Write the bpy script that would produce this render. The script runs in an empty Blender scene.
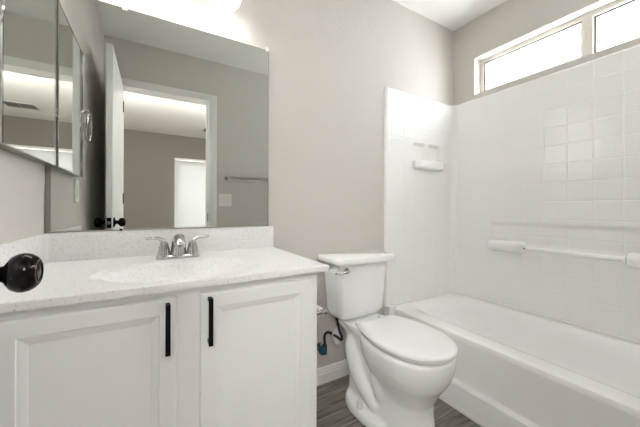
import bpy, bmesh, math, random
from mathutils import Vector, Matrix
sc = bpy.context.scene
C = sc.collection
random.seed(4)
PI = math.pi

# ---------------------------------------------------------------- camera, sky, exposure
D, W, L, CEIL, FR = 1.4394, 2.0786, -0.345, 2.44, -0.0711     # back wall y, right wall x, left wall x, ceiling z, front wall y
cam_data = bpy.data.cameras.new('camera')
cam = bpy.data.objects.new('camera', cam_data); C.objects.link(cam)
cam_data.sensor_width = 36.0
cam_data.lens = 36.0 * 286.18 / 640.0
cam_data.shift_y = -6.18 / 640.0
cam_data.clip_start = 0.01
cam.matrix_world = (Matrix.Translation((0, 0, 1.0257)) @ Matrix.Rotation(math.radians(-30.396), 4, 'Z')
                    @ Matrix.Rotation(PI / 2, 4, 'X') @ Matrix.Rotation(0.0037, 4, 'Z'))
sc.camera = cam

world = bpy.data.worlds.new('overcast_sky'); sc.world = world
world.use_nodes = True
bg = world.node_tree.nodes['Background']
bg.inputs['Color'].default_value = (0.96, 0.97, 1.0, 1)
bg.inputs['Strength'].default_value = 6.8
sc.cycles.diffuse_bounces = 8; sc.cycles.glossy_bounces = 8
sc.view_settings.view_transform = 'Standard'
sc.view_settings.look = 'None'
sc.view_settings.exposure = 2.24
sc.view_settings.gamma = 1.0
sc.view_settings.use_curve_mapping = False
LAMP = 10.5          # vanity shades
BEDFILL = 16.5       # unseen fill lamps added in the bedroom

# ---------------------------------------------------------------- materials
def new_mat(name):
    m = bpy.data.materials.new(name); m.use_nodes = True
    return m, m.node_tree.nodes, m.node_tree.links, m.node_tree.nodes['Principled BSDF']
def mat(name, col, rough=0.5, metal=0.0, noise=0.0, nscale=20, bump=0.0, bscale=200, spec=0.5, coat=0.0):
    m, N, K, b = new_mat(name)
    b.inputs['Base Color'].default_value = (*col, 1)
    b.inputs['Roughness'].default_value = rough
    b.inputs['Metallic'].default_value = metal
    b.inputs['Specular IOR Level'].default_value = spec
    b.inputs['Coat Weight'].default_value = coat
    tc = N.new('ShaderNodeTexCoord')
    n = N.new('ShaderNodeTexNoise'); n.inputs['Scale'].default_value = nscale; n.inputs['Detail'].default_value = 4
    K.new(tc.outputs['Object'], n.inputs['Vector'])
    mx = N.new('ShaderNodeMix'); mx.data_type = 'RGBA'
    mx.inputs['A'].default_value = (*[c * (1 - noise) for c in col], 1)
    mx.inputs['B'].default_value = (*[min(1, c * (1 + noise)) for c in col], 1)
    K.new(n.outputs['Fac'], mx.inputs['Factor']); K.new(mx.outputs['Result'], b.inputs['Base Color'])
    if bump:
        n2 = N.new('ShaderNodeTexNoise'); n2.inputs['Scale'].default_value = bscale; n2.inputs['Detail'].default_value = 3
        K.new(tc.outputs['Object'], n2.inputs['Vector'])
        bp = N.new('ShaderNodeBump'); bp.inputs['Strength'].default_value = bump; bp.inputs['Distance'].default_value = 0.002
        K.new(n2.outputs['Fac'], bp.inputs['Height']); K.new(bp.outputs['Normal'], b.inputs['Normal'])
    return m
M = {}
M['paint'] = mat('greige_wall_paint', (0.61, 0.578, 0.54), 0.6, noise=0.015, nscale=3, bump=0.9, bscale=70, spec=0.3)
M['bedpaint'] = mat('bedroom_taupe_paint', (0.28, 0.258, 0.235), 0.7, noise=0.02, nscale=3, bump=0.3, bscale=75, spec=0.2)
M['ceiling'] = mat('white_ceiling_paint', (0.90, 0.90, 0.88), 0.8, noise=0.02, nscale=6, bump=0.5, bscale=60, spec=0.2)
M['trim'] = mat('white_trim_paint', (0.84, 0.83, 0.81), 0.35, noise=0.01)
M['cabinet'] = mat('white_cabinet_paint', (0.84, 0.84, 0.845), 0.38, noise=0.01)
M['door'] = mat('white_door_paint', (0.80, 0.82, 0.81), 0.4, noise=0.01)
M['ceramic'] = mat('white_vitreous_china', (0.88, 0.885, 0.885), 0.08, noise=0.008, nscale=4, spec=0.5)
M['seat'] = mat('white_seat_plastic', (0.82, 0.825, 0.825), 0.2, noise=0.008)
M['acrylic'] = mat('white_tub_acrylic', (0.94, 0.94, 0.94), 0.16, noise=0.008, nscale=3, spec=0.5)
M['chrome'] = mat('polished_chrome', (0.52, 0.52, 0.52), 0.05, 1.0)
M['dchrome'] = mat('aged_chrome', (0.48, 0.48, 0.46), 0.22, 1.0)
M['black'] = mat('matte_black_metal', (0.004, 0.004, 0.004), 0.45, 0.0, noise=0.1, spec=0.12)
M['bronze'] = mat('oil_rubbed_bronze', (0.006, 0.005, 0.005), 0.14, 0.0, noise=0.3, nscale=60, spec=0.16)
M['copper'] = mat('worn_bronze_highlight', (0.16, 0.07, 0.045), 0.3, 0.6, noise=0.3, nscale=60)
M['steel'] = mat('latch_steel', (0.35, 0.34, 0.32), 0.3, 1.0)
M['channel'] = mat('grey_aluminium_channel', (0.34, 0.33, 0.31), 0.35, 0.9)
M['lchannel'] = mat('pale_aluminium_channel', (0.62, 0.61, 0.59), 0.4, 0.7)
M['vinyl'] = mat('cream_window_vinyl', (0.66, 0.635, 0.575), 0.35, noise=0.01)
M['gasket'] = mat('dark_rubber_gasket', (0.035, 0.035, 0.035), 0.6)
M['hose'] = mat('black_braided_hose', (0.012, 0.010, 0.009), 0.45, noise=0.4, nscale=300)
M['tag'] = mat('white_paper_tag', (0.75, 0.74, 0.78), 0.7)
M['blue'] = mat('blue_valve_plastic', (0.008, 0.065, 0.11), 0.35)
M['plate'] = mat('white_wall_plate_plastic', (0.88, 0.88, 0.83), 0.35)
M['vent'] = mat('white_vent_enamel', (0.6, 0.6, 0.6), 0.5)
M['dark'] = mat('dark_duct', (0.03, 0.03, 0.03), 0.8)
M['carpet'] = mat('beige_bedroom_carpet', (0.35, 0.31, 0.26), 0.95, noise=0.2, nscale=120, bump=0.8, bscale=400, spec=0.1)
M['caulk'] = mat('white_caulk', (0.82, 0.81, 0.79), 0.45)

def mirror_mat(name, col):
    m, N, K, b = new_mat(name)
    b.inputs['Base Color'].default_value = (*col, 1); b.inputs['Metallic'].default_value = 1; b.inputs['Roughness'].default_value = 0.0
    return m
M['mirror'] = mirror_mat('silvered_mirror', (0.62, 0.63, 0.60))
M['mirror2'] = mirror_mat('cabinet_mirror', (0.90, 0.92, 0.89))

def glass_mat():
    m, N, K, b = new_mat('window_glass')
    out = N['Material Output']
    t = N.new('ShaderNodeBsdfTransparent'); t.inputs['Color'].default_value = (0.93, 0.95, 0.96, 1)
    g = N.new('ShaderNodeBsdfGlossy'); g.inputs['Roughness'].default_value = 0.02
    mx = N.new('ShaderNodeMixShader'); mx.inputs['Fac'].default_value = 0.06
    K.new(t.outputs[0], mx.inputs[1]); K.new(g.outputs[0], mx.inputs[2]); K.new(mx.outputs[0], out.inputs['Surface'])
    return m
M['glass'] = glass_mat()
def emit_mat(name, col, s):
    m, N, K, b = new_mat(name)
    b.inputs['Base Color'].default_value = (0.8, 0.8, 0.8, 1)
    b.inputs['Emission Color'].default_value = (*col, 1); b.inputs['Emission Strength'].default_value = s
    return m
M['shade'] = emit_mat('glowing_frosted_shade', (1.0, 0.97, 0.93), 0.55)
M['lamp'] = emit_mat('lit_frosted_glass', (1.0, 0.965, 0.925), LAMP)
M['bedfill'] = emit_mat('bedroom_fill_glow', (1.0, 0.98, 0.955), BEDFILL)

def blind_mat():
    m, N, K, b = new_mat('white_blind_slat')
    out = N['Material Output']
    d = N.new('ShaderNodeBsdfDiffuse'); d.inputs['Color'].default_value = (0.60, 0.595, 0.585, 1)
    t = N.new('ShaderNodeBsdfTranslucent'); t.inputs['Color'].default_value = (0.60, 0.595, 0.585, 1)
    mx = N.new('ShaderNodeMixShader'); mx.inputs['Fac'].default_value = 0.035
    K.new(d.outputs[0], mx.inputs[1]); K.new(t.outputs[0], mx.inputs[2]); K.new(mx.outputs[0], out.inputs['Surface'])
    return m
M['blind'] = blind_mat()

def marble_mat():
    m, N, K, b = new_mat('speckled_cultured_marble')
    tc = N.new('ShaderNodeTexCoord')
    def speck(scale, lo, hi, det=2):
        n = N.new('ShaderNodeTexNoise'); n.inputs['Scale'].default_value = scale; n.inputs['Detail'].default_value = det
        K.new(tc.outputs['Object'], n.inputs['Vector'])
        r = N.new('ShaderNodeValToRGB'); r.color_ramp.elements[0].position = lo; r.color_ramp.elements[1].position = hi
        K.new(n.outputs['Fac'], r.inputs['Fac']); return r
    base = N.new('ShaderNodeMix'); base.data_type = 'RGBA'
    base.inputs['A'].default_value = (0.80, 0.80, 0.795, 1); base.inputs['B'].default_value = (0.68, 0.67, 0.65, 1)
    K.new(speck(110, 0.50, 0.72, 4).outputs['Color'], base.inputs['Factor'])
    m2 = N.new('ShaderNodeMix'); m2.data_type = 'RGBA'; m2.inputs['B'].default_value = (0.36, 0.34, 0.31, 1)
    K.new(base.outputs['Result'], m2.inputs['A']); K.new(speck(240, 0.68, 0.73).outputs['Color'], m2.inputs['Factor'])
    K.new(m2.outputs['Result'], b.inputs['Base Color'])
    b.inputs['Roughness'].default_value = 0.32
    return m
M['marble'] = marble_mat()

def tile_mat():
    """glossy acrylic with moulded square tile joints, laid out along the panel's own surface (UV = metres)."""
    m, N, K, b = new_mat('moulded_tile_acrylic')
    b.inputs['Base Color'].default_value = (0.90, 0.897, 0.887, 1); b.inputs['Roughness'].default_value = 0.17
    uv = N.new('ShaderNodeUVMap'); sp = N.new('ShaderNodeSeparateXYZ'); K.new(uv.outputs['UV'], sp.inputs[0])
    def joint(sock, per):
        a = N.new('ShaderNodeMath'); a.operation = 'PINGPONG'; a.inputs[1].default_value = per / 2
        K.new(sock, a.inputs[0])
        s = N.new('ShaderNodeMapRange'); s.interpolation_type = 'SMOOTHSTEP'
        s.inputs['From Min'].default_value = 0.0; s.inputs['From Max'].default_value = 0.0055
        K.new(a.outputs[0], s.inputs['Value']); return s.outputs['Result']
    mn = N.new('ShaderNodeMath'); mn.operation = 'MINIMUM'
    K.new(joint(sp.outputs['X'], 0.1145), mn.inputs[0]); K.new(joint(sp.outputs['Y'], 0.110), mn.inputs[1])
    n = N.new('ShaderNodeTexNoise'); n.inputs['Scale'].default_value = 7; K.new(uv.outputs['UV'], n.inputs['Vector'])
    ad = N.new('ShaderNodeMath'); ad.operation = 'MULTIPLY_ADD'; ad.inputs[1].default_value = 0.8
    K.new(n.outputs['Fac'], ad.inputs[0]); K.new(mn.outputs[0], ad.inputs[2])
    bp = N.new('ShaderNodeBump'); bp.inputs['Strength'].default_value = 0.58; bp.inputs['Distance'].default_value = 0.0012
    K.new(ad.outputs[0], bp.inputs['Height']); K.new(bp.outputs['Normal'], b.inputs['Normal'])
    return m
M['tile'] = tile_mat()

def plank_mat():
    m, N, K, b = new_mat('grey_brown_vinyl_plank')
    tc = N.new('ShaderNodeTexCoord')
    br = N.new('ShaderNodeTexBrick')
    br.inputs['Scale'].default_value = 1.0; br.inputs['Brick Width'].default_value = 0.92; br.inputs['Row Height'].default_value = 0.15
    br.inputs['Mortar Size'].default_value = 0.0014; br.inputs['Mortar'].default_value = (0.03, 0.027, 0.024, 1)
    br.inputs['Color1'].default_value = (0.26, 0.235, 0.205, 1); br.inputs['Color2'].default_value = (0.16, 0.145, 0.125, 1)
    br.offset = 0.37
    K.new(tc.outputs['Object'], br.inputs['Vector'])
    mp = N.new('ShaderNodeMapping'); mp.inputs['Scale'].default_value = (3.0, 42, 1); K.new(tc.outputs['Object'], mp.inputs['Vector'])
    n = N.new('ShaderNodeTexNoise'); n.inputs['Scale'].default_value = 1.3; n.inputs['Detail'].default_value = 6; n.inputs['Distortion'].default_value = 0.6
    K.new(mp.outputs[0], n.inputs['Vector'])
    r = N.new('ShaderNodeValToRGB')
    r.color_ramp.elements[0].position = 0.30; r.color_ramp.elements[0].color = (0.35, 0.35, 0.35, 1)
    r.color_ramp.elements[1].position = 0.72; r.color_ramp.elements[1].color = (1.7, 1.7, 1.7, 1)
    K.new(n.outputs['Fac'], r.inputs['Fac'])
    mx = N.new('ShaderNodeMix'); mx.data_type = 'RGBA'; mx.blend_type = 'MULTIPLY'; mx.inputs['Factor'].default_value = 1
    K.new(br.outputs['Color'], mx.inputs['A']); K.new(r.outputs['Color'], mx.inputs['B'])
    K.new(mx.outputs['Result'], b.inputs['Base Color']); b.inputs['Roughness'].default_value = 0.42
    return m
M['plank'] = plank_mat()

# ---------------------------------------------------------------- helpers
def wloc(o):
    v = Vector((0, 0, 0))
    while o is not None: v += o.location; o = o.parent
    return v
def obj(name, bm, m, parent=None, smooth=False, origin=None, label=None):
    """bm is in world coordinates; the object gets its origin at ORIGIN (world), or at its parent's."""
    po = wloc(parent) if parent is not None else Vector((0, 0, 0))
    o_w = Vector(origin) if origin is not None else po
    bm.transform(Matrix.Translation(-o_w))
    me = bpy.data.meshes.new(name); bm.to_mesh(me); bm.free()
    if smooth:
        for p in me.polygons: p.use_smooth = True
        try: me.set_sharp_from_angle(angle=math.radians(smooth if smooth is not True else 40))
        except Exception: pass
    me.materials.append(m)
    o = bpy.data.objects.new(name, me); C.objects.link(o)
    o.parent = parent; o.location = o_w - po
    if label: o['label'] = label
    return o
def thing(name, loc, label, cat, group=None, kind=None):
    o = bpy.data.objects.new(name, None); C.objects.link(o); o.location = loc; o.empty_display_size = 0.1
    tag(o, label, cat, group, kind); return o
def tag(o, label=None, cat=None, group=None, kind=None):
    if label: o['label'] = label
    if cat: o['category'] = cat
    if group: o['group'] = group
    if kind: o['kind'] = kind
    return o
def struct(name, bm, m, **k):
    return tag(obj(name, bm, m, **k), kind='structure')
def box(bm, x0, x1, y0, y1, z0, z1, bev=0.0, seg=2):
    vs = [bm.verts.new((x, y, z)) for x in (x0, x1) for y in (y0, y1) for z in (z0, z1)]
    F = [(0, 1, 3, 2), (4, 6, 7, 5), (0, 4, 5, 1), (2, 3, 7, 6), (0, 2, 6, 4), (1, 5, 7, 3)]
    fs = [bm.faces.new([vs[i] for i in f]) for f in F]
    if bev > 0:
        es = list({e for f in fs for e in f.edges})
        bmesh.ops.bevel(bm, geom=es, offset=bev, segments=seg, profile=0.5, affect='EDGES')
    return bm
def B(*a, **k): return box(bmesh.new(), *a, **k)
def boxes(lst, bev=0.0):
    bm = bmesh.new()
    for b in lst: box(bm, *b, bev=bev)
    return bm
def loft(bm, rings, cap0=True, cap1=True, closed=True):
    R = [[bm.verts.new(p) for p in r] for r in rings]
    n = len(R[0])
    for a, b in zip(R, R[1:]):
        for i in range(n if closed else n - 1):
            j = (i + 1) % n
            bm.faces.new((a[i], a[j], b[j], b[i]))
    if cap0: bm.faces.new(list(reversed(R[0])))
    if cap1: bm.faces.new(R[-1])
    bmesh.ops.recalc_face_normals(bm, faces=bm.faces)
    return bm
def frame_of(d):
    d = Vector(d).normalized()
    a = Vector((0, 0, 1)) if abs(d.z) < 0.9 else Vector((1, 0, 0))
    u = d.cross(a).normalized(); return u, d.cross(u).normalized()
def lathe(bm, prof, base, axis=(0, 0, 1), n=32, cap=True):
    """prof: (radius, height) pairs along AXIS from BASE."""
    base = Vector(base); ax = Vector(axis).normalized(); u, v = frame_of(ax)
    rings = [[base + ax * h + (u * math.cos(2 * PI * i / n) + v * math.sin(2 * PI * i / n)) * max(r, 1e-4) for i in range(n)] for r, h in prof]
    return loft(bm, rings, cap, cap)
def smooth_path(pts, n=8):
    P = [Vector(p) for p in pts]; P = [P[0] * 2 - P[1]] + P + [P[-1] * 2 - P[-2]]
    out = []
    for i in range(1, len(P) - 2):
        for k in range(n):
            t = k / n
            out.append(0.5 * ((2 * P[i]) + (-P[i - 1] + P[i + 1]) * t + (2 * P[i - 1] - 5 * P[i] + 4 * P[i + 1] - P[i + 2]) * t * t
                              + (-P[i - 1] + 3 * P[i] - 3 * P[i + 1] + P[i + 2]) * t ** 3))
    out.append(P[-2]); return out
def tube(bm, pts, rad, n=14, smoothn=8, flat=1.0):
    """tube through pts; rad a number or one per control point; flat squashes it across the side axis."""
    if smoothn: path = smooth_path(pts, smoothn)
    else: path = [Vector(p) for p in pts]
    m = len(path)
    def rr(i):
        if isinstance(rad, (int, float)): return rad
        t = i / (m - 1) * (len(rad) - 1); k = min(int(t), len(rad) - 2); return rad[k] * (1 - t + k) + rad[k + 1] * (t - k)
    u = None; rings = []
    for i, p in enumerate(path):
        d = (path[min(i + 1, m - 1)] - path[max(i - 1, 0)]).normalized()
        if u is None: u, _ = frame_of(d)
        u = (u - d * u.dot(d)).normalized(); v = d.cross(u)
        rings.append([p + (u * math.cos(2 * PI * k / n) + v * math.sin(2 * PI * k / n) * flat) * rr(i) for k in range(n)])
    return loft(bm, rings)
def rrect(x0, x1, y0, y1, r, z, n=6):
    pts = []
    for cx, cy, a0 in ((x1 - r, y1 - r, 0), (x0 + r, y1 - r, PI / 2), (x0 + r, y0 + r, PI), (x1 - r, y0 + r, 1.5 * PI)):
        for k in range(n + 1):
            a = a0 + PI / 2 * k / n
            pts.append((cx + r * math.cos(a), cy + r * math.sin(a), z))
    return pts
def ss(a, b, x):
    t = min(1, max(0, (x - a) / (b - a))); return t * t * (3 - 2 * t)

# ---------------------------------------------------------------- room shell
T = 0.12
FO0, FO1, FOZ = -0.225, 0.485, 2.052           # doorway in the front wall
WY0, WY1, WZ0, WZ1 = 0.015, 1.265, 1.8718, 2.1446   # window opening in the right wall
struct('floor', B(L - T, W + T, FR, D + T, -0.05, 0.0), M['plank'])
struct('ceiling', B(L - T, W + T, FR, D + T, CEIL, CEIL + 0.05), M['ceiling'])
struct('wall_back', B(L - T, W + T, D, D + T, 0, CEIL), M['paint'])
struct('wall_left', B(L - T, L, FR, D, 0, CEIL), M['paint'])
struct('wall_right', boxes([(W, W + T, FR, D, 0, WZ0), (W, W + T, FR, D, WZ1, CEIL),
                            (W, W + T, FR, WY0, WZ0, WZ1), (W, W + T, WY1, D, WZ0, WZ1)]), M['paint'])
struct('wall_front', boxes([(L - T, FO0, FR - T, FR, 0, CEIL), (FO1, W + T, FR - T, FR, 0, CEIL), (FO0, FO1, FR - T, FR, FOZ, CEIL)]), M['paint'])
# bedroom seen through the doorway in the mirrors
BX0, BX1, BY0, BY1 = -2.0, 3.0, -3.45, FR - T
struct('floor_bedroom', B(BX0 - T, BX1 + T, BY0 - T, FR, -0.05, 0.0), M['carpet'])
struct('ceiling_bedroom', B(BX0 - T, BX1 + T, BY0 - T, BY1, CEIL, CEIL + 0.05), M['ceiling'])
BW0, BW1, BWZ0, BWZ1 = 0.40, 1.60, 0.55, 1.96
struct('wall_far', boxes([(BX0, BW0, BY0 - T, BY0, 0, CEIL), (BW1, BX1, BY0 - T, BY0, 0, CEIL),
                          (BW0, BW1, BY0 - T, BY0, 0, BWZ0), (BW0, BW1, BY0 - T, BY0, BWZ1, CEIL)]), M['bedpaint'])
struct('wall_bedroom_left', B(BX0 - T, BX0, BY0 - T, BY1, 0, CEIL), M['bedpaint'])
struct('wall_bedroom_right', B(BX1, BX1 + T, BY0 - T, BY1, 0, CEIL), M['bedpaint'])
struct('wall_bedroom_near', boxes([(BX0, L - T, BY1, BY1 + T, 0, CEIL), (W + T, BX1, BY1, BY1 + T, 0, CEIL)]), M['bedpaint'])

# baseboard on the back wall, stepped colonial profile
def baseboard(name, x0, x1, y, s):
    prof = [(0, 0), (0.016, 0), (0.016, 0.055), (0.013, 0.060), (0.013, 0.068), (0.010, 0.074), (0.008, 0.083), (0.004, 0.090), (0, 0.090)]
    bm = bmesh.new()
    loft(bm, [[(x, y + s * d, z) for d, z in prof] for x in (x0, x1)])
    struct(name, bm, M['trim'])
baseboard('baseboard_back', 0.519, 1.337, D, -1)
baseboard('baseboard_front', 0.545, 1.34, FR, 1)

# doorway lining and casing on the bathroom side (and on the bedroom side)
def casing(name, y, s):
    bm = bmesh.new()
    w = 0.058
    def leg(x0, x1, z0, z1): box(bm, min(x0, x1), max(x0, x1), min(y, y + s * 0.016), max(y, y + s * 0.016), z0, z1, bev=0.004)
    leg(FO0 - w + 0.006, FO0 + 0.006, 0, FOZ + w); leg(FO1 - 0.006, FO1 + w, 0, FOZ + w); leg(FO0 + 0.006, FO1 - 0.006, FOZ - 0.006, FOZ + w)
    leg(FO1 + w - 0.02, FO1 + w, 0, FOZ + w) if False else None
    struct(name, bm, M['trim'], smooth=30)
casing('trim_1', FR, 1); casing('trim_2', FR - T, -1)
struct('trim_3', boxes([(FO0, FO0 + 0.004, FR - T, FR, 0, FOZ), (FO1 - 0.016, FO1, FR - T, FR, 0, FOZ), (FO0 + 0.004, FO1 - 0.016, FR - T, FR, FOZ - 0.004, FOZ),
                        (FO1 - 0.028, FO1 - 0.016, FR - 0.085, FR - 0.045, 0, FOZ - 0.004)]), M['trim'])
o = obj('strike_plate', boxes([(FO1 - 0.0185, FO1 - 0.0162, FR - 0.038, FR - 0.006, 0.885, 0.965)], bev=0.001), M['black'], origin=(FO1 - 0.017, FR - 0.02, 0.885))
tag(o, 'small black strike plate let into the white door jamb', 'strike plate')

# window: cream vinyl slider deep in the opening
win = thing('window_1', (W + 0.08, (WY0 + WY1) / 2, WZ0), 'long narrow high window with cream frame above the bathtub', None, kind='structure')
fx0, fx1 = W + 0.070, W + T - 0.002
bm = bmesh.new(); fw = 0.030
for a in [(fx0, fx1, WY0, WY1, WZ1 - fw, WZ1), (fx0, fx1, WY0, WY1, WZ0, WZ0 + fw), (fx0, fx1, WY0, WY0 + fw, WZ0 + fw, WZ1 - fw), (fx0, fx1, WY1 - fw, WY1, WZ0 + fw, WZ1 - fw)]:
    box(bm, *a, bev=0.003)
obj('window_frame', bm, M['vinyl'], win)
mc = 0.640
obj('mullion', boxes([(fx0 - 0.004, fx1, mc - 0.024, mc + 0.024, WZ0 + fw, WZ1 - fw)], bev=0.003), M['vinyl'], win)
for (a, b, dx) in ((mc + 0.024, WY1 - fw, 0.006), (WY0 + fw, mc - 0.024, 0.016)):
    z0, z1 = WZ0 + fw, WZ1 - fw; s = 0.010; x0 = fx0 + dx
    sash = obj('sash', boxes([(x0, x0 + 0.02, a, b, z1 - s, z1), (x0, x0 + 0.02, a, b, z0, z0 + s), (x0, x0 + 0.02, a, a + s, z0 + s, z1 - s), (x0, x0 + 0.02, b - s, b, z0 + s, z1 - s)]), M['vinyl'], win)
    g = 0.006
    obj('gasket', boxes([(x0 - 0.001, x0 + 0.012, a + s * 0, b, z1 - g, z1), (x0 - 0.001, x0 + 0.012, b - g, b, z0, z1 - g)]), M['gasket'], sash)
    obj('pane', B(x0 + 0.013, x0 + 0.017, a + s, b - s, z0 + s, z1 - s), M['glass'], sash)
obj('sash_latch', boxes([(fx0 - 0.010, fx0 - 0.003, mc + 0.012, mc + 0.026, 2.0, 2.045)], bev=0.002), M['vinyl'], win)

# ---------------------------------------------------------------- door leaf, open along the left wall
dx1 = -0.2137; dx0 = dx1 - 0.035; dy0, dy1 = -0.052, 0.665
door = thing('door_1', (dx0, dy0, 0.008), 'white hinged bathroom door standing open along the left wall', None, kind='structure')
obj('door_panel', B(dx0, dx1, dy0, dy1, 0.010, 2.040, bev=0.002), M['door'], door)
KZ, KY = 0.9244, 0.605
def knob(s, face):
    bm = bmesh.new()
    prof = [(0.0325, 0), (0.0325, 0.003), (0.030, 0.007), (0.020, 0.009), (0.0135, 0.012), (0.0115, 0.018), (0.0125, 0.024), (0.0185, 0.028), (0.0255, 0.033),
            (0.0290, 0.040), (0.0297, 0.046), (0.0280, 0.053), (0.0240, 0.059), (0.0195, 0.0625), (0.0185, 0.0615), (0.0175, 0.0630), (0.0145, 0.0640), (0.0135, 0.0625), (0.006, 0.0630), (0.0, 0.0632)]
    lathe(bm, prof, (face, KY, KZ), (s, 0, 0), n=48, cap=False)
    k = obj('door_knob', bm, M['bronze'], door, smooth=50, label='oil-rubbed bronze round knob')
    bm = bmesh.new(); lathe(bm, [(0.0182, 0.0617), (0.0188, 0.0626), (0.0182, 0.0632), (0.0174, 0.0632)], (face, KY, KZ), (s, 0, 0), n=40, cap=False)
    obj('knob_ring', bm, M['copper'], k, smooth=True)
knob(1, dx1); knob(-1, dx0)
lp = obj('latch_plate', B(dx0 + 0.005, dx1 - 0.005, dy1 - 0.001, dy1 + 0.002, KZ - 0.032, KZ + 0.032, bev=0.001), M['black'], door)
obj('latch_bolt', B(dx0 + 0.011, dx1 - 0.011, dy1, dy1 + 0.010, KZ - 0.009, KZ + 0.009, bev=0.002), M['steel'], lp)
for z in (0.25, 1.05, 1.82):
    bm = bmesh.new(); lathe(bm, [(0.005, 0), (0.005, 0.09)], (dx1 + 0.002, dy0 + 0.001, z), n=14); obj('hinge', bm, M['black'], door, smooth=True)

# ---------------------------------------------------------------- bathtub
TX0 = 1.386
tub = thing('bathtub', ((1.34 + W) / 2, (FR + D) / 2, 0), 'white acrylic bathtub with a stepped apron under the high window', 'bathtub')
bm = bmesh.new()
ya, yb, xb = FR + 0.004, D - 0.004, W - 0.006
def ring(x0, x1, y0, y1, r, z): return rrect(x0, x1, y0, y1, r, z, n=8)
R = [ring(1.352, xb, ya, yb, 0.004, 0.0), ring(1.352, xb, ya, yb, 0.004, 0.112), ring(1.354, xb, ya, yb, 0.004, 0.117), ring(1.360, xb, ya, yb, 0.004, 0.1195),
     ring(1.376, xb, ya, yb, 0.004, 0.1205), ring(1.385, xb, ya, yb, 0.004, 0.126), ring(1.3875, xb, ya, yb, 0.004, 0.20),
     ring(1.3855, xb, ya, yb, 0.004, 0.330), ring(1.3865, xb, ya, yb, 0.004, 0.344), ring(1.392, xb, ya, yb, 0.004, 0.355), ring(1.401, xb, ya, yb, 0.004, 0.360),
     ring(1.415, xb, ya, yb, 0.004, 0.362)]
for (i, z, r) in [(0.0, 0.362, 0.10), (0.008, 0.3612, 0.10), (0.018, 0.357, 0.10), (0.030, 0.347, 0.10), (0.040, 0.330, 0.105), (0.048, 0.29, 0.11), (0.062, 0.20, 0.12), (0.080, 0.12, 0.12), (0.10, 0.085, 0.12), (0.14, 0.070, 0.11), (0.20, 0.066, 0.06)]:
    R.append(ring(1.470 + i * 1.1, xb - 0.045 - i, ya + 0.10 + i * 1.5, yb - 0.045 - i * 2.6, r, z))
loft(bm, R, True, True)
obj('tub_shell', bm, M['acrylic'], tub, smooth=30)
obj('end_flange', boxes([(1.339, 1.412, yb - 0.052, yb, 0.0, 0.374)], bev=0.007), M['acrylic'], tub, smooth=30)
bm = bmesh.new()
prof = [(0, 0), (-0.015, 0), (-0.015, 0.006), (-0.012, 0.012), (-0.006, 0.0155), (0, 0.016)]
loft(bm, [[(1.351 + d, y, z) for d, z in prof] for y in (FR + 0.018, yb - 0.055)])
tag(obj('trim_4', bm, M['trim'], smooth=30), kind='structure')

# ---------------------------------------------------------------- moulded wall surround (U shape round the tub)
sur = thing('shower_surround', (W - 0.02, (FR + D) / 2, 0.365), 'glossy white tub surround moulded with small square tiles', 'shower surround')
TH, RC = 0.018, 0.045
xs0, xe, yb2, yf2 = 1.343, W - TH, D - TH, FR + TH
path = []   # (point, normal into the room, s)
def seg(p0, p1, nrm, n, s0):
    p0, p1 = Vector(p0), Vector(p1); Ln = (p1 - p0).length
    for k in range(n + 1): path.append((p0.lerp(p1, k / n), Vector(nrm), s0 + Ln * k / n))
    return s0 + Ln
def arc(c, a0, a1, s0, n=8):
    for k in range(1, n):
        a = a0 + (a1 - a0) * k / n
        path.append((Vector((c[0] + RC * math.cos(a), c[1] + RC * math.sin(a), 0)), Vector((-math.cos(a), -math.sin(a), 0)), s0 + RC * abs(a1 - a0) * k / n))
    return s0 + RC * abs(a1 - a0)
S = 0.0
for e in (0.0, 0.003, 0.006, 0.010):
    path.append((Vector((xs0 + e, yb2, 0)), Vector((0, -1, 0)), e))
S = seg((xs0 + 0.015, yb2, 0), (xe - RC, yb2, 0), (0, -1, 0), 110, 0.015)
S = arc((xe - RC, yb2 - RC), PI / 2, 0, S); S1 = S
S = seg((xe, yb2 - RC, 0), (xe, yf2 + RC, 0), (-1, 0, 0), 170, S)
S = arc((xe - RC, yf2 + RC), 0, -PI / 2, S)
S = seg((xe - RC, yf2, 0), (xs0, yf2, 0), (0, 1, 0), 30, S)
STOT = S
Z0, Z1 = 0.366, 1.837
zs = [Z0 + (Z1 - 0.016 - Z0) * k / 150 for k in range(151)] + [Z1 - 0.011, Z1 - 0.007, Z1 - 0.004, Z1 - 0.0015, Z1]
def inset(lo, hi, e, v): return ss(lo, lo + e, v) * (1 - ss(hi - e, hi, v))
def offs(p, n, s, z):
    o = 0.0
    if n.y < -0.5 and s < 0.75:      # soap pockets on the back panel
        for (a, b) in ((1.598, 1.724), (1.766, 1.892)):
            o -= 0.0165 * inset(a, b, 0.010, p.x) * inset(1.345, 1.488, 0.010, z)
    if n.x < -0.5:                   # long recess behind the bar
        o -= 0.015 * inset(0.24, 1.130, 0.010, p.y) * (ss(0.74, 0.80, z)) * (1 - ss(0.914, 0.924, z))
    ed = min(s, STOT - s, Z1 - z)     # rounded outer edge back to the wall
    if ed < 0.014: o -= TH * (1 - math.sqrt(max(0, 1 - (1 - ed / 0.014) ** 2)))
    return o
bm = bmesh.new(); uvl = bm.loops.layers.uv.new('UVMap'); G = []
for p, n, s in path:
    G.append([bm.verts.new(Vector((p.x, p.y, z)) + n * offs(p, n, s, z)) for z in zs])
for i in range(len(G) - 1):
    for j in range(len(zs) - 1):
        f = bm.faces.new((G[i][j], G[i + 1][j], G[i + 1][j + 1], G[i][j + 1]))
        for l, (a, b) in zip(f.loops, ((i, j), (i + 1, j), (i + 1, j + 1), (i, j + 1))):
            # phases put the joints where the photograph shows them
            u = path[a][2] - S1 + (yb2 - RC - 0.790)
            l[uvl].uv = (u + 5 * 0.1145 * 4, zs[b] - 1.837 + 0.110 * 40 - 0.001)
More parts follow.
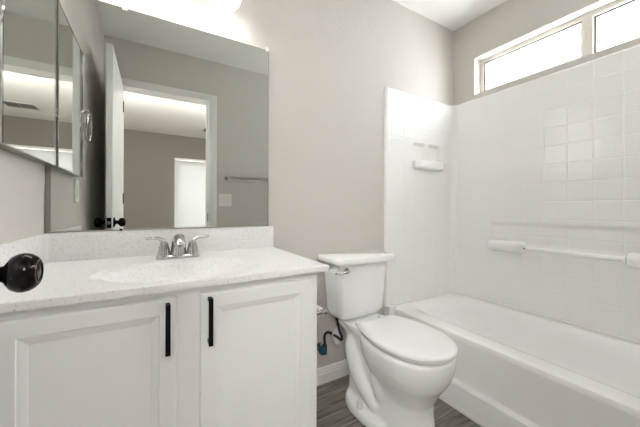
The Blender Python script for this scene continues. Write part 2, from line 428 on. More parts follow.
bmesh.ops.recalc_face_normals(bm, faces=bm.faces)
bm.faces.ensure_lookup_table()
if bm.faces[len(zs) * 60].normal.y > 0: bmesh.ops.reverse_faces(bm, faces=bm.faces)
obj('wall_panel', bm, M['tile'], sur, smooth=60)
# soap shelf with a bowed front lip
bm = bmesh.new()
def shelf_outline(z, g):
    pts = [(1.592 + g, yb2 + 0.004, z)]
    for k in range(17):
        t = k / 16; x = 1.588 + g + (0.318 - 2 * g) * t
        y = yb2 - 0.052 + g - 0.012 * math.sin(PI * t)
        if k in (0, 16): y += 0.022
        if k in (1, 15): y += 0.006
        pts.append((x, y, z))
    pts.append((1.904 - g, yb2 + 0.004, z)); return pts
loft(bm, [shelf_outline(1.302, 0.018), shelf_outline(1.308, 0.008), shelf_outline(1.316, 0.002), shelf_outline(1.354, 0.0), shelf_outline(1.360, 0.003), shelf_outline(1.360, 0.009), shelf_outline(1.350, 0.013)])
obj('soap_shelf', bm, M['acrylic'], sur, smooth=35)
bx, bz = xe - 0.036, 0.772
for y0, y1, ins in ((0.915, 1.135, -1), (0.235, 0.455, 1)):
    bm = bmesh.new()
    rs = []
    for k, t in enumerate([0, 0.03, 0.1, 0.5, 0.9, 0.97, 1.0]):
        y = y0 + (y1 - y0) * t; g = [0.016, 0.006, 0, 0, 0, 0.004, 0.012][k] if ins < 0 or True else 0
        pr = []
        for a in range(13):
            th = -PI / 2 + PI * a / 12
            pr.append((xe + 0.006 - (0.058 - g) * math.cos(th) ** 0.7 if abs(math.cos(th)) > 1e-6 else xe + 0.006, y, bz + (0.040 - g) * math.sin(th)))
        rs.append(pr)
    loft(bm, rs)
    h = obj('bar_holder', bm, M['acrylic'], sur, smooth=40)
    bm = bmesh.new(); ye = y0 if ins < 0 else y1
    lathe(bm, [(0.021, 0), (0.021, 0.006), (0.018, 0.009), (0.0155, 0.010)], (bx, ye, bz), (0, ins, 0), n=24); obj('bar_socket', bm, M['acrylic'], h, smooth=40)
bm = bmesh.new(); lathe(bm, [(0.0145, 0), (0.0145, 0.458)], (bx, 0.456, bz), (0, 1, 0), n=24); obj('wash_bar', bm, M['acrylic'], sur, smooth=40, label='white round bar')
bm = bmesh.new(); tube(bm, [(bx - 0.0115, 0.899, bz), (bx - 0.015, 0.899, bz)], 0.005, n=12, smoothn=0); obj('screw', bm, M['dark'], sur, smooth=True)
# caulk bead where the surround meets the tub
bm = bmesh.new(); tube(bm, [(1.41, yb2 - 0.003, 0.366), (xe - 0.03, yb2 - 0.003, 0.366), (xe - 0.003, yb2 - 0.03, 0.366), (xe - 0.003, yf2 + 0.02, 0.366)], 0.0085, n=20, smoothn=0)
obj('caulk_bead', bm, M['caulk'], sur, smooth=True)

# ---------------------------------------------------------------- vanity cabinet
VX0, VX1, VY0 = L + 0.002, 0.518, 0.903
van = thing('vanity_cabinet', ((VX0 + VX1) / 2, (VY0 + D) / 2, 0), 'white two-door vanity cabinet under the speckled countertop', 'vanity cabinet')
CT, CB = 0.8172, 0.7960
bm = boxes([(VX0, VX0 + 0.016, VY0 + 0.018, D - 0.002, 0, CB), (VX1 - 0.016, VX1, VY0 + 0.018, D - 0.002, 0.0, CB), (VX0 + 0.016, VX1 - 0.016, VY0 + 0.018, D - 0.002, 0.10, 0.115), (VX0 + 0.016, VX1 - 0.016, VY0 + 0.07, VY0 + 0.085, 0, 0.10)])
obj('carcass', bm, M['cabinet'], van)
d1 = (-0.302, 0.0603); d2 = (0.1216, 0.484)
bm = boxes([(VX0, -0.285, VY0, VY0 + 0.018, 0.0, CB), (0.044, 0.138, VY0, VY0 + 0.018, 0.10, CB), (0.467, VX1, VY0, VY0 + 0.018, 0.0, CB),
            (-0.285, 0.044, VY0, VY0 + 0.018, 0.745, CB), (0.138, 0.467, VY0, VY0 + 0.018, 0.745, CB), (-0.285, 0.044, VY0, VY0 + 0.018, 0.10, 0.14), (0.138, 0.467, VY0, VY0 + 0.018, 0.10, 0.14)], bev=0.0)
obj('face_frame', bm, M['cabinet'], van)
def cab_door(x0, x1, z0, z1, hx, txt):
    yb_, yf = VY0 - 0.001, VY0 - 0.019
    bm = bmesh.new()
    def q(i, y): return [(x0 + i, y, z0 + i), (x1 - i, y, z0 + i), (x1 - i, y, z1 - i), (x0 + i, y, z1 - i)]
    # outer edge, flat stile, ogee step down, groove, raised field
    loft(bm, [q(0, yb_), q(0, yf + 0.004), q(0.0015, yf + 0.0012), q(0.006, yf), q(0.042, yf), q(0.0435, yf + 0.003), q(0.050, yf + 0.0045), q(0.060, yf + 0.0075), q(0.062, yf + 0.0085), q(0.066, yf + 0.0085)], True, True)
    dr = obj('cabinet_door', bm, M['cabinet'], van)
    hz0, hz1 = 0.630, 0.7655
    h = obj('bar_handle', boxes([(hx - 0.006, hx + 0.006, yf - 0.030, yf - 0.022, hz0, hz1)], bev=0.001), M['black'], dr, label='flat matte black bar pull')
    for za in (hz1 - 0.012, hz0 + 0.002): obj('handle_post', B(hx - 0.005, hx + 0.005, yf - 0.024, yf + 0.001, za, za + 0.010), M['black'], h)
DT = 0.7735
cab_door(d1[0], d1[1], 0.125, DT, 0.0375, 'left'); cab_door(d2[0], d2[1], 0.125, DT, 0.1455, 'right')

# toilet-roll bar on the side of the cabinet
tp = thing('toilet_paper_holder', (VX1, 1.08, 0.585), 'pale chrome toilet paper holder empty of paper between vanity and tank', 'toilet paper holder')
bm = bmesh.new(); tube(bm, [(0.600, 0.990, 0.604), (0.600, 1.150, 0.604)], 0.009, smoothn=0, n=18); obj('roller', bm, M['seat'], tp, smooth=40)
for y in (0.986, 1.154):
    bm = bmesh.new(); lathe(bm, [(0.022, -0.0005), (0.022, 0.005), (0.009, 0.010), (0.007, 0.068), (0.012, 0.073), (0.012, 0.090), (0.007, 0.093)], (VX1, y, 0.604), (1, 0, 0), n=20); obj('post', bm, M['chrome'], tp, smooth=40)

# ---------------------------------------------------------------- countertop with moulded basin
CX1, CY0 = 0.5526, 0.8755
top = thing('vanity_countertop', ((L + CX1) / 2, (CY0 + D) / 2, CB), 'white speckled cultured marble countertop with moulded oval basin', 'countertop')
scx, scy, sa, sb = 0.104, 1.085, 0.232, 0.158
def top_z(x, y):
    r = math.hypot((x - scx) / sa, (y - scy) / sb)
    z = CT
    # shallow dished border just outside the bowl, then the bowl
    z -= 0.005 * (1 - ss(1.06, 1.14, r))
    if r < 1.02:
        t = min(1, max(0, 1.02 - r)); z -= 0.095 * (1 - (1 - min(1, t / 0.95)) ** 1.9)
    e = min(x - (L + 0.001), CX1 - x, y - CY0, 0.02); e2 = min(CX1 - x, y - CY0)
    if e2 < 0.004: z -= 0.004 * (1 - math.sqrt(max(0, 1 - (1 - e2 / 0.004) ** 2)))
    return z
nx, ny = 150, 96
xsg = [L + 0.001 + (CX1 - 0.005 - L - 0.001) * k / nx for k in range(nx + 1)] + [CX1 - 0.003, CX1 - 0.0015, CX1 - 0.0005, CX1]
ysg = [CY0, CY0 + 0.0005, CY0 + 0.0015, CY0 + 0.003] + [CY0 + 0.005 + (D - 0.001 - CY0 - 0.005) * k / ny for k in range(ny + 1)]
bm = bmesh.new()
G = [[bm.verts.new((x, y, top_z(x, y))) for y in ysg] for x in xsg]
for i in range(len(xsg) - 1):
    for j in range(len(ysg) - 1): bm.faces.new((G[i][j], G[i + 1][j], G[i + 1][j + 1], G[i][j + 1]))
fr = [g[0] for g in G]; rt = G[-1]
lo = [bm.verts.new((v.co.x, v.co.y, CB)) for v in fr]; lo2 = [lo[-1]] + [bm.verts.new((v.co.x, v.co.y, CB)) for v in rt[1:]]
for i in range(len(fr) - 1): bm.faces.new((fr[i], lo[i], lo[i + 1], fr[i + 1]))
for i in range(len(rt) - 1): bm.faces.new((rt[i], lo2[i], lo2[i + 1], rt[i + 1]))
bmesh.ops.recalc_face_normals(bm, faces=bm.faces)
bm.faces.ensure_lookup_table()
if bm.faces[10].normal.z < 0: bmesh.ops.reverse_faces(bm, faces=bm.faces)
# underside lip that overhangs the cabinet front
box(bm, L + 0.002, CX1 - 0.001, CY0 + 0.001, VY0 + 0.018, CB - 0.0, CB + 0.001)
box(bm, VX1 - 0.016, CX1 - 0.001, VY0 + 0.018, D - 0.002, CB - 0.0, CB + 0.001)
obj('basin_top', bm, M['marble'], top, smooth=50)
BSZ = 0.926
obj('backsplash', B(L + 0.001, CX1 - 0.002, D - 0.020, D - 0.001, CT - 0.001, BSZ, bev=0.003), M['marble'], top, smooth=40)
obj('sidesplash', B(L + 0.001, L + 0.017, CY0 + 0.004, D - 0.020, CT - 0.001, BSZ, bev=0.003), M['marble'], top, smooth=40)
bm = bmesh.new(); lathe(bm, [(0.0, 0), (0.020, 0.0), (0.022, 0.002), (0.018, 0.004), (0.0, 0.005)], (scx, scy, CT - 0.0985), n=24, cap=False); obj('drain', bm, M['chrome'], top, smooth=40)

# ---------------------------------------------------------------- faucet
fx, fy = 0.094, 1.303
fau = thing('faucet', (fx, fy, CT), 'chrome two-handle centerset faucet behind the oval basin', 'faucet')
bm = bmesh.new()
def plate(z, g):
    return [(fx + (0.081 - g) * math.copysign(abs(math.cos(a)) ** 0.55, math.cos(a)), fy + (0.027 - g) * math.copysign(abs(math.sin(a)) ** 0.8, math.sin(a)), z) for a in [2 * PI * k / 40 for k in range(40)]]
loft(bm, [plate(CT + 0.0, 0.001), plate(CT + 0.008, 0), plate(CT + 0.013, 0.003), plate(CT + 0.016, 0.009)])
obj('base_plate', bm, M['chrome'], fau, smooth=45)
for s in (-1, 1):
    hx = fx + s * 0.052
    bm = bmesh.new()
    lathe(bm, [(0.0255, 0.006), (0.0255, 0.012), (0.0235, 0.018), (0.0215, 0.030), (0.0185, 0.044), (0.0160, 0.056), (0.0145, 0.064), (0.010, 0.070), (0.0, 0.072)], (hx, fy, CT), n=32, cap=False)
    h = obj('handle', bm, M['chrome'], fau, smooth=45)
    bm = bmesh.new()
    tube(bm, [(hx - s * 0.004, fy, CT + 0.050), (hx + s * 0.004, fy - 0.004, CT + 0.072), (hx + s * 0.024, fy - 0.014, CT + 0.084), (hx + s * 0.044, fy - 0.022, CT + 0.086), (hx + s * 0.062, fy - 0.028, CT + 0.087)],
         [0.015, 0.0135, 0.0085, 0.0070, 0.0075], n=18, flat=0.62)
    obj('lever', bm, M['chrome'], h, smooth=50)
bm = bmesh.new()
tube(bm, [(fx, fy + 0.006, CT + 0.008), (fx, fy + 0.004, CT + 0.045), (fx, fy - 0.012, CT + 0.072), (fx, fy - 0.034, CT + 0.077), (fx, fy - 0.060, CT + 0.067), (fx, fy - 0.078, CT + 0.054)],
     [0.031, 0.028, 0.0255, 0.022, 0.019, 0.017], n=24)
sp = obj('spout', bm, M['chrome'], fau, smooth=50)
bm = bmesh.new(); lathe(bm, [(0.0115, 0), (0.0115, 0.014)], (fx, fy - 0.073, CT + 0.042), (0, 0, 1), n=20); obj('aerator', bm, M['dchrome'], sp, smooth=40)
bm = bmesh.new(); lathe(bm, [(0.0025, 0), (0.0025, 0.05), (0.006, 0.052), (0.006, 0.060), (0.003, 0.062)], (fx, fy + 0.022, CT + 0.012), n=12); obj('lift_rod', bm, M['chrome'], fau, smooth=40)

# ---------------------------------------------------------------- wall mirror
MX0, MX1, MZ0, MZ1 = -0.342, 0.524, 0.930, 1.848
mir = thing('wall_mirror', ((MX0 + MX1) / 2, D, MZ0), 'large frameless rectangular mirror above the vanity backsplash', 'mirror')
obj('mirror_glass', B(MX0 + 0.016, MX1, D - 0.007, D - 0.001, MZ0, MZ1), M['mirror'], mir)
obj('edge_strip', B(MX0, MX0 + 0.0155, D - 0.009, D - 0.001, MZ0 - 0.002, MZ1), M['channel'], mir)
obj('bottom_channel', boxes([(MX0, MX1, D - 0.010, D - 0.001, MZ0 - 0.003, MZ0 - 0.0005), (MX0, MX1, D - 0.010, D - 0.0075, MZ0 - 0.003, MZ0 + 0.0015)]), M['lchannel'], mir)
obj('right_edge', B(MX1 + 0.0002, MX1 + 0.0022, D - 0.008, D - 0.001, MZ0, MZ1), M['channel'], mir)
obj('top_edge', B(MX0, MX1 + 0.0022, D - 0.008, D - 0.001, MZ1 + 0.0002, MZ1 + 0.0018), M['caulk'], mir)
for x in (0.516, -0.10):
    obj('mirror_clip', B(x - 0.009, x + 0.009, D - 0.012, D - 0.001, MZ1 - 0.010, MZ1 + 0.012, bev=0.002), M['caulk'], mir)
bm = B(-0.115, -0.105, D - 0.0125, D - 0.0100, MZ0 - 0.004, MZ0 + 0.004); obj('channel_screw', bm, M['black'], mir)

# ---------------------------------------------------------------- medicine cabinet on the left wall
MC0, MC1, MCZ0, MCZ1, MCX = 0.972, 1.424, 1.176, 1.813, -0.311
med = thing('medicine_cabinet', (L, (MC0 + MC1) / 2, MCZ0), 'mirrored medicine cabinet on the left wall beside the large mirror', 'medicine cabinet')
obj('cabinet_body', B(L + 0.001, MCX - 0.006, MC0 + 0.004, MC1 - 0.002, MCZ0 + 0.001, MCZ1 - 0.001), M['channel'], med)
fb = 0.010
obj('mirror_door', B(MCX - 0.005, MCX, MC0 + fb, MC1 - 0.018, MCZ0 + 0.004, MCZ1 - 0.004), M['mirror2'], med)
obj('metal_frame', boxes([(MCX - 0.005, MCX + 0.0015, MC0, MC0 + fb, MCZ0, MCZ1), (MCX - 0.005, MCX + 0.0015, MC0 + fb, MC1, MCZ0, MCZ0 + 0.004), (MCX - 0.005, MCX + 0.0015, MC0 + fb, MC1, MCZ1 - 0.004, MCZ1),
                          (MCX - 0.005, MCX + 0.0015, MC1 - 0.018, MC1 - 0.011, MCZ0, MCZ1)], bev=0.0007), M['chrome'], med)
bm = bmesh.new()
for k in range(42):
    lathe(bm, [(0.0032, 0), (0.0032, 0.0128)], (MCX - 0.0015, MC1 - 0.0070, MCZ0 + 0.006 + k * 0.0149), n=8)
obj('piano_hinge', bm, M['dchrome'], med, smooth=40)

# towel ring and outlet on the left wall (seen in the mirror)
tr = thing('towel_ring', (L, 0.892, 1.535), 'chrome towel ring on the left wall seen in the large mirror', 'towel ring')
bm = bmesh.new(); lathe(bm, [(0.025, 0), (0.025, 0.006), (0.012, 0.011), (0.009, 0.030), (0.013, 0.036), (0.013, 0.046), (0.006, 0.050)], (L, 0.892, 1.535), (1, 0, 0), n=24); obj('wall_post', bm, M['chrome'], tr, smooth=40)
bm = bmesh.new(); rc = (L + 0.044, 0.868, 1.456)
tube(bm, [(rc[0] + 0.008 * math.cos(a), rc[1] + 0.066 * math.sin(a) + 0.018 * math.cos(a), rc[2] + 0.072 * math.cos(a)) for a in [2 * PI * k / 40 for k in range(41)]], 0.005, n=10, smoothn=0)
obj('ring', bm, M['chrome'], tr, smooth=True)
ou = thing('wall_outlet', (L, 0.925, 1.045), 'white outlet plate on the left wall under the towel ring', 'outlet')
obj('cover_plate', B(L, L + 0.007, 0.885, 0.965, 1.045, 1.165, bev=0.002), M['plate'], ou)
obj('receptacle', B(L + 0.005, L + 0.010, 0.908, 0.942, 1.070, 1.140, bev=0.001), M['plate'], ou)

# towel bar and switch plate on the front wall (seen in the mirror)
tb = thing('towel_bar', (0.635, FR, 1.315), 'brushed metal towel bar on the wall beside the doorway', 'towel bar')
for x in (0.640, 1.095):
    bm = bmesh.new(); lathe(bm, [(0.020, 0), (0.020, 0.006), (0.012, 0.012), (0.011, 0.050), (0.015, 0.056), (0.015, 0.072), (0.010, 0.076)], (x, FR, 1.315), (0, 1, 0), n=20); obj('bar_post', bm, M['dchrome'], tb, smooth=40)
bm = bmesh.new(); tube(bm, [(0.640, FR + 0.062, 1.315), (1.095, FR + 0.062, 1.315)], 0.012, smoothn=0); obj('bar', bm, M['dchrome'], tb, smooth=40)
sw = thing('light_switch', (0.628, FR, 1.03), 'white double switch plate below the towel bar', 'light switch')
obj('cover_plate', B(0.565, 0.688, FR, FR + 0.007, 1.033, 1.153, bev=0.002), M['plate'], sw)
for x in (0.603, 0.650):
    obj('rocker', B(x - 0.0165, x + 0.0165, FR + 0.006, FR + 0.011, 1.060, 1.126, bev=0.001), M['trim'], sw)

# ---------------------------------------------------------------- vanity light
vl = thing('vanity_light', (0.105, D, 2.03), 'vanity wall light with a white glass shade and two added unseen ones above the mirror', 'wall light')
obj('backplate', B(-0.21, 0.36, D - 0.022, D, 2.03, 2.12, bev=0.006), M['chrome'], vl, smooth=40)
for x in (-0.140, 0.075, 0.287):  # rightmost shade is the visible one; the other two are added for light
    y = D - 0.094; dz = 0.006
    bm = bmesh.new(); tube(bm, [(x, D - 0.02, 2.075), (x, D - 0.05, 2.085), (x, y, 2.075), (x, y, 2.045)], 0.009); arm = obj('arm', bm, M['chrome'], vl, smooth=True)
    bm = bmesh.new(); lathe(bm, [(0.0, 1.938), (0.028, 1.940), (0.050, 1.947), (0.063, 1.960), (0.068, 1.977), (0.064, 2.000), (0.052, 2.022), (0.035, 2.038), (0.025, 2.045)], (x, y, dz), n=36, cap=False)
    sh = obj('glass_shade', bm, M['shade'], vl, smooth=True, label='glowing white glass')
    bm = bmesh.new(); lathe(bm, [(0.0, 1.9340), (0.020, 1.9355), (0.038, 1.9390), (0.046, 1.9435), (0.046, 1.9465)], (x, y, dz), n=32, cap=False)
    obj('lit_lens', bm, M['lamp'], sh, smooth=True)

# ---------------------------------------------------------------- toilet
TCX = 1.020
toi = thing('toilet', (TCX, D - 0.36, 0), 'white two-piece toilet with lid down between vanity and bathtub', 'toilet')
def sect(z, vb, vf, hw, pw=2.3, n=40, back=2.6):
    """closed section: v runs from the back wall into the room; rounder in front, squarer behind"""
    v0 = vf - min((vf - vb) / 2, hw * 1.28)
    pts = []
    for k in range(n):
        a = 2 * PI * k / n; c, s = math.cos(a), math.sin(a)
        e = pw if s > 0 else back
        x = hw * math.copysign(abs(c) ** (2 / e), c) + 0.010 * ss(0.15, 0.35, z)
        v = v0 + ((vf - v0) if s > 0 else (v0 - vb)) * math.copysign(abs(s) ** (2 / e), s)
        pts.append((TCX + x, D - v, z))
    return pts
bm = bmesh.new()
# bowl
loft(bm, [sect(0.10, 0.36, 0.60, 0.085), sect(0.16, 0.33, 0.622, 0.094), sect(0.20, 0.31, 0.640, 0.106), sect(0.235, 0.29, 0.658, 0.126), sect(0.27, 0.275, 0.682, 0.147), sect(0.31, 0.262, 0.699, 0.163), sect(0.35, 0.255, 0.708, 0.171), sect(0.385, 0.25, 0.709, 0.172), sect(0.395, 0.255, 0.702, 0.165)])
# pedestal column in front
loft(bm, [sect(0.0, 0.20, 0.640, 0.118, 2.2), sect(0.02, 0.20, 0.638, 0.117, 2.2), sect(0.05, 0.21, 0.630, 0.106, 2.2), sect(0.12, 0.24, 0.622, 0.097), sect(0.22, 0.26, 0.63, 0.096)])
# rear body up to the deck
loft(bm, [sect(0.0, 0.13, 0.50, 0.105, 2.6, back=4), sect(0.12, 0.13, 0.46, 0.092, 2.6, back=4), sect(0.26, 0.12, 0.42, 0.092, 2.6, back=4), sect(0.34, 0.09, 0.40, 0.108, 2.6, back=5), sect(0.375, 0.05, 0.38, 0.122, 3, back=6), sect(0.402, 0.04, 0.36, 0.125, 3, back=6)])
# foot flange
loft(bm, [sect(0.0, 0.14, 0.54, 0.166, 2.2, back=2.6), sect(0.032, 0.142, 0.535, 0.163, 2.2, back=2.6), sect(0.043, 0.15, 0.525, 0.156, 2.2, back=2.6)])
# trapway bulges
for s in (-1, 1):
    tube(bm, [(TCX + s * 0.050, D - 0.20, 0.355), (TCX + s * 0.070, D - 0.20, 0.27), (TCX + s * 0.076, D - 0.25, 0.175), (TCX + s * 0.082, D - 0.33, 0.105), (TCX + s * 0.080, D - 0.405, 0.065)], [0.050, 0.055, 0.055, 0.046, 0.036], n=20)
    tube(bm, [(TCX + s * 0.050, D - 0.46, 0.30), (TCX + s * 0.072, D - 0.40, 0.21), (TCX + s * 0.065, D - 0.42, 0.12)], [0.05, 0.046, 0.04], n=18)
me = bpy.data.meshes.new('bowl_raw'); bm.to_mesh(me); bm.free()
tmp = bpy.data.objects.new('bowl_raw', me); C.objects.link(tmp)
md = tmp.modifiers.new('r', 'REMESH'); md.mode = 'VOXEL'; md.voxel_size = 0.006
md = tmp.modifiers.new('s', 'SMOOTH'); md.iterations = 14; md.factor = 0.5
dg = bpy.context.evaluated_depsgraph_get(); dg.update()
bm = bmesh.new(); bm.from_mesh(tmp.evaluated_get(dg).to_mesh())
bpy.data.objects.remove(tmp); 
for v in bm.verts:
    if v.co.z < 0.0005: v.co.z = 0.0005
obj('bowl', bm, M['ceramic'], toi, smooth=80)
# seat and lid
SCX = 1.034
def seat_outline(z, g, n=56):
    pts = []
    v0, vf, vb, hw = 0.495, 0.718, 0.262, 0.178
    for k in range(n + 1):
        a = -PI / 2 + PI * k / n          # front arc
        pts.append((SCX + (hw - g) * math.sin(a), D - (v0 + (vf - v0 - g) * max(0, math.cos(a)) ** 0.93), z))
    for k in range(1, 13):
        t = k / 12
        pts.append((SCX + (hw - g) - 0.054 * t ** 1.9, D - (v0 + (vb + g - v0) * t), z))
    for k in range(12, 0, -1):
        t = k / 12
        pts.append((SCX - (hw - g) + 0.054 * t ** 1.9, D - (v0 + (vb + g - v0) * t), z))
    return pts
bm = bmesh.new(); loft(bm, [seat_outline(0.4015, 0.035), seat_outline(0.4010, 0.013), seat_outline(0.4025, 0.010), seat_outline(0.405, 0.0092), seat_outline(0.4085, 0.0095), seat_outline(0.4095, 0.0110), seat_outline(0.4095, 0.03)])
obj('seat', bm, M['seat'], toi, smooth=40)
bm = bmesh.new(); loft(bm, [seat_outline(0.4185, 0.030), seat_outline(0.4165, 0.003), seat_outline(0.4170, 0.001), seat_outline(0.422, 0.000), seat_outline(0.428, 0.003), seat_outline(0.4325, 0.008), seat_outline(0.4350, 0.018), seat_outline(0.4362, 0.045), seat_outline(0.4370, 0.09)])
obj('lid', bm, M['seat'], toi, smooth=40)
for s in (-1, 1):
    obj('hinge', B(TCX + s * 0.078 - 0.018, TCX + s * 0.078 + 0.018, D - 0.268, D - 0.235, 0.402, 0.428, bev=0.006), M['seat'], toi, smooth=40)
    bm = bmesh.new(); lathe(bm, [(0.0175, 0.0), (0.018, 0.004), (0.0145, 0.007), (0.0135, 0.026), (0.010, 0.036), (0.0, 0.039)], (TCX + s * 0.138, D - 0.327, 0.040), n=20, cap=False); obj('bolt_cap', bm, M['seat'], toi, smooth=40)
# tank: tapers downwards, bowed front
def tank_ring(z, hw, yf, yb_, bow, r=0.022, n=6):
    base = rrect(TCX - hw, TCX + hw, yf, yb_, r, z, n)
    out = []
    for x, y, zz in base:
        if y < (yf + yb_) / 2: y -= bow * (1 - ((x - TCX) / hw) ** 2)
        out.append((x, y, zz))
    return out
def densify(pts, m=10):
    out = []
    for i, p in enumerate(pts):
        q = pts[(i + 1) % len(pts)]; k = m if i % 7 == 6 else 1
        for t in range(k): out.append(tuple(p[j] + (q[j] - p[j]) * t / k for j in range(3)))
    return out
def tr_(z, hw, yf, yb_, bow, r=0.022):
    base = densify(rrect(TCX - hw, TCX + hw, yf, yb_, r, z, 6), 14)
    return [(x, y - (bow * (1 - ((x - TCX) / hw) ** 2) if y < (yf + yb_) / 2 else 0), zz) for x, y, zz in base]
YB = D - 0.022
bm = bmesh.new()
loft(bm, [tr_(0.408, 0.115, 1.285, YB - 0.03, 0.005, 0.03), tr_(0.412, 0.132, 1.270, YB - 0.018, 0.006, 0.03), tr_(0.424, 0.144, 1.259, YB - 0.008, 0.008, 0.028), tr_(0.45, 0.1500, 1.254, YB - 0.003, 0.010), tr_(0.58, 0.161, 1.250, YB, 0.014), tr_(0.722, 0.172, 1.246, YB, 0.018)])
tank = obj('tank', bm, M['ceramic'], toi, smooth=40)
bm = bmesh.new()
loft(bm, [tr_(0.723, 0.190, 1.222, YB + 0.004, 0.022, 0.03), tr_(0.726, 0.2035, 1.212, YB + 0.008, 0.022, 0.03), tr_(0.735, 0.2085, 1.209, YB + 0.010, 0.022, 0.03), tr_(0.749, 0.2085, 1.209, YB + 0.010, 0.022, 0.03), tr_(0.7555, 0.2055, 1.212, YB + 0.008, 0.022, 0.03), tr_(0.7585, 0.199, 1.219, YB + 0.003, 0.022, 0.03)])
obj('tank_lid', bm, M['ceramic'], toi, smooth=40)
bm = bmesh.new(); lathe(bm, [(0.016, 0), (0.016, 0.006), (0.012, 0.010), (0.009, 0.020)], (0.893, 1.244, 0.688), (0, -1, 0), n=20); fl = obj('flush_lever', bm, M['dchrome'], toi, smooth=40, label='chrome flush lever')
bm = bmesh.new(); tube(bm, [(0.896, 1.228, 0.689), (0.870, 1.224, 0.687), (0.840, 1.220, 0.684), (0.812, 1.217, 0.684)], [0.010, 0.0075, 0.007, 0.0085], n=12, flat=0.7); obj('lever_arm', bm, M['dchrome'], fl, smooth=True)

# shut-off valve with black hose and paper tag
vx, vz = 0.846, 0.215
va = thing('shutoff_valve', (vx, D, vz), 'toilet shut-off valve with blue plastic and black hose on the back wall', 'water valve')
bm = bmesh.new(); lathe(bm, [(0.026, 0), (0.026, 0.003), (0.010, 0.010), (0.009, 0.045)], (vx, D, vz), (0, -1, 0), n=22); obj('escutcheon', bm, M['dchrome'], va, smooth=40)
bm = bmesh.new(); lathe(bm, [(0.013, -0.02), (0.014, 0.0), (0.014, 0.03), (0.010, 0.034)], (vx, D - 0.055, vz), (0, 0, 1), n=18); obj('valve_body', bm, M['dark'], va, smooth=40)
bm = bmesh.new(); lathe(bm, [(0.008, 0.0), (0.022, 0.012), (0.026, 0.018), (0.024, 0.028), (0.008, 0.032)], (vx, D - 0.052, vz + 0.004), (-0.85, -0.5, 0.1), n=8); obj('handle', bm, M['blue'], va, smooth=30, label='blue plastic valve handle')
bm = bmesh.new()
hp = [(vx + 0.002, D - 0.055, vz + 0.030), (vx - 0.002, D - 0.058, vz + 0.085), (vx + 0.016, D - 0.070, vz + 0.105), (vx + 0.050, D - 0.10, vz + 0.085), (vx + 0.072, D - 0.115, vz + 0.068), (vx + 0.080, D - 0.11, vz + 0.082), (vx + 0.066, D - 0.095, vz + 0.130), (vx + 0.062, D - 0.090, vz + 0.196)]
tube(bm, hp, 0.0072, n=12); hs = obj('supply_hose', bm, M['hose'], va, smooth=True)
bm = bmesh.new(); lathe(bm, [(0.011, 0), (0.011, 0.02)], (vx + 0.062, D - 0.090, vz + 0.172), n=10); obj('hose_nut', bm, M['dark'], hs)
bm = bmesh.new()
tg = [(vx + 0.026, 0.100), (vx + 0.058, 0.140), (vx + 0.068, 0.136), (vx + 0.092, 0.078), (vx + 0.066, 0.036), (vx + 0.046, 0.040)]
loft(bm, [[(x, D - 0.088 - 0.15 * (x - vx), vz + z) for x, z in tg], [(x, D - 0.0872 - 0.15 * (x - vx), vz + z) for x, z in tg]]); obj('paper_tag', bm, M['tag'], hs)

# ---------------------------------------------------------------- bedroom: blinds, window, vent, added fill lamps
w2 = thing('window_2', ((BW0 + BW1) / 2, BY0, BWZ0), 'bedroom window behind white blinds', None, kind='structure')
obj('window_frame', boxes([(BW0, BW1, BY0 - 0.09, BY0 - 0.05, BWZ1 - 0.04, BWZ1), (BW0, BW1, BY0 - 0.09, BY0 - 0.05, BWZ0, BWZ0 + 0.04), (BW0, BW0 + 0.04, BY0 - 0.09, BY0 - 0.05, BWZ0 + 0.04, BWZ1 - 0.04), (BW1 - 0.04, BW1, BY0 - 0.09, BY0 - 0.05, BWZ0 + 0.04, BWZ1 - 0.04)]), M['trim'], w2)
obj('pane', B(BW0 + 0.04, BW1 - 0.04, BY0 - 0.072, BY0 - 0.068, BWZ0 + 0.04, BWZ1 - 0.04), M['glass'], w2)
bl = thing('window_blinds', (0.99, BY0, 1.98), 'closed white horizontal blinds on the bedroom window in the mirror', 'blinds')
obj('head_rail', B(0.373, 1.63, BY0 + 0.004, BY0 + 0.060, 1.945, 1.985, bev=0.004), M['trim'], bl)
bm = bmesh.new()
zt = 1.94
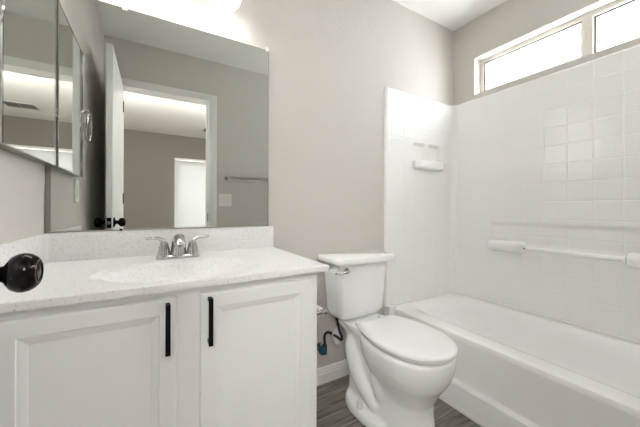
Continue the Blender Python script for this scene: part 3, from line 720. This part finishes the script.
while zt > 0.55:
    vs = [bm.verts.new(p) for p in ((0.378, BY0 + 0.018, zt), (1.625, BY0 + 0.018, zt), (1.625, BY0 + 0.036, zt - 0.046), (0.378, BY0 + 0.036, zt - 0.046))]
    bm.faces.new(vs)
    vs2 = [bm.verts.new(v.co + Vector((0, -0.002, -0.0006))) for v in vs]; bm.faces.new(list(reversed(vs2)))
    zt -= 0.041
obj('slats', bm, M['blind'], bl)
obj('bottom_rail', B(0.378, 1.625, BY0 + 0.012, BY0 + 0.045, 0.485, 0.507, bev=0.003), M['trim'], bl)
ve = thing('ceiling_vent', (0.97, -2.72, CEIL - 0.004), 'white louvred ceiling vent in the bedroom reflection', 'vent')
obj('grille', boxes([(0.80, 1.14, -2.86, -2.84, CEIL - 0.007, CEIL), (0.80, 1.14, -2.60, -2.58, CEIL - 0.007, CEIL), (0.80, 0.82, -2.84, -2.60, CEIL - 0.007, CEIL), (1.12, 1.14, -2.84, -2.60, CEIL - 0.007, CEIL), (0.96, 0.98, -2.84, -2.60, CEIL - 0.007, CEIL)]), M['vent'], ve)
obj('duct', B(0.82, 1.12, -2.84, -2.60, CEIL - 0.003, CEIL - 0.001), M['dark'], ve)
obj('louvres', boxes([(x, x + 0.006, -2.84, -2.60, CEIL - 0.007, CEIL - 0.004) for x in (0.845, 0.872, 0.899, 0.926, 1.000, 1.027, 1.054, 1.081)]), M['vent'], ve)
for px_, txt in ((-0.52, 'added unseen glass globe fill lamp behind the open door side of the doorway'), (0.95, 'added unseen glass globe fill lamp nearer the bedroom window in the bedroom')):  # both globes are unseen, added to light the bathroom through the doorway
    cl = thing('added_fill_lamp', (px_, -1.0, CEIL), txt, 'added fill lamp', 'added bedroom fill lamps')
    bm = bmesh.new(); lathe(bm, [(0.06, 0), (0.06, -0.02), (0.012, -0.035), (0.006, -0.04), (0.006, -0.37), (0.03, -0.375), (0.03, -0.405)], (px_, -1.0, CEIL), n=24); obj('cord_and_rose', bm, M['trim'], cl, smooth=40)
    bm = bmesh.new(); lathe(bm, [(0.15 * math.sin(PI * k / 16), 0.15 * math.cos(PI * k / 16)) for k in range(17)], (px_, -1.0, CEIL - 0.54), n=32, cap=False); obj('fill_globe', bm, M['bedfill'], cl, smooth=True)
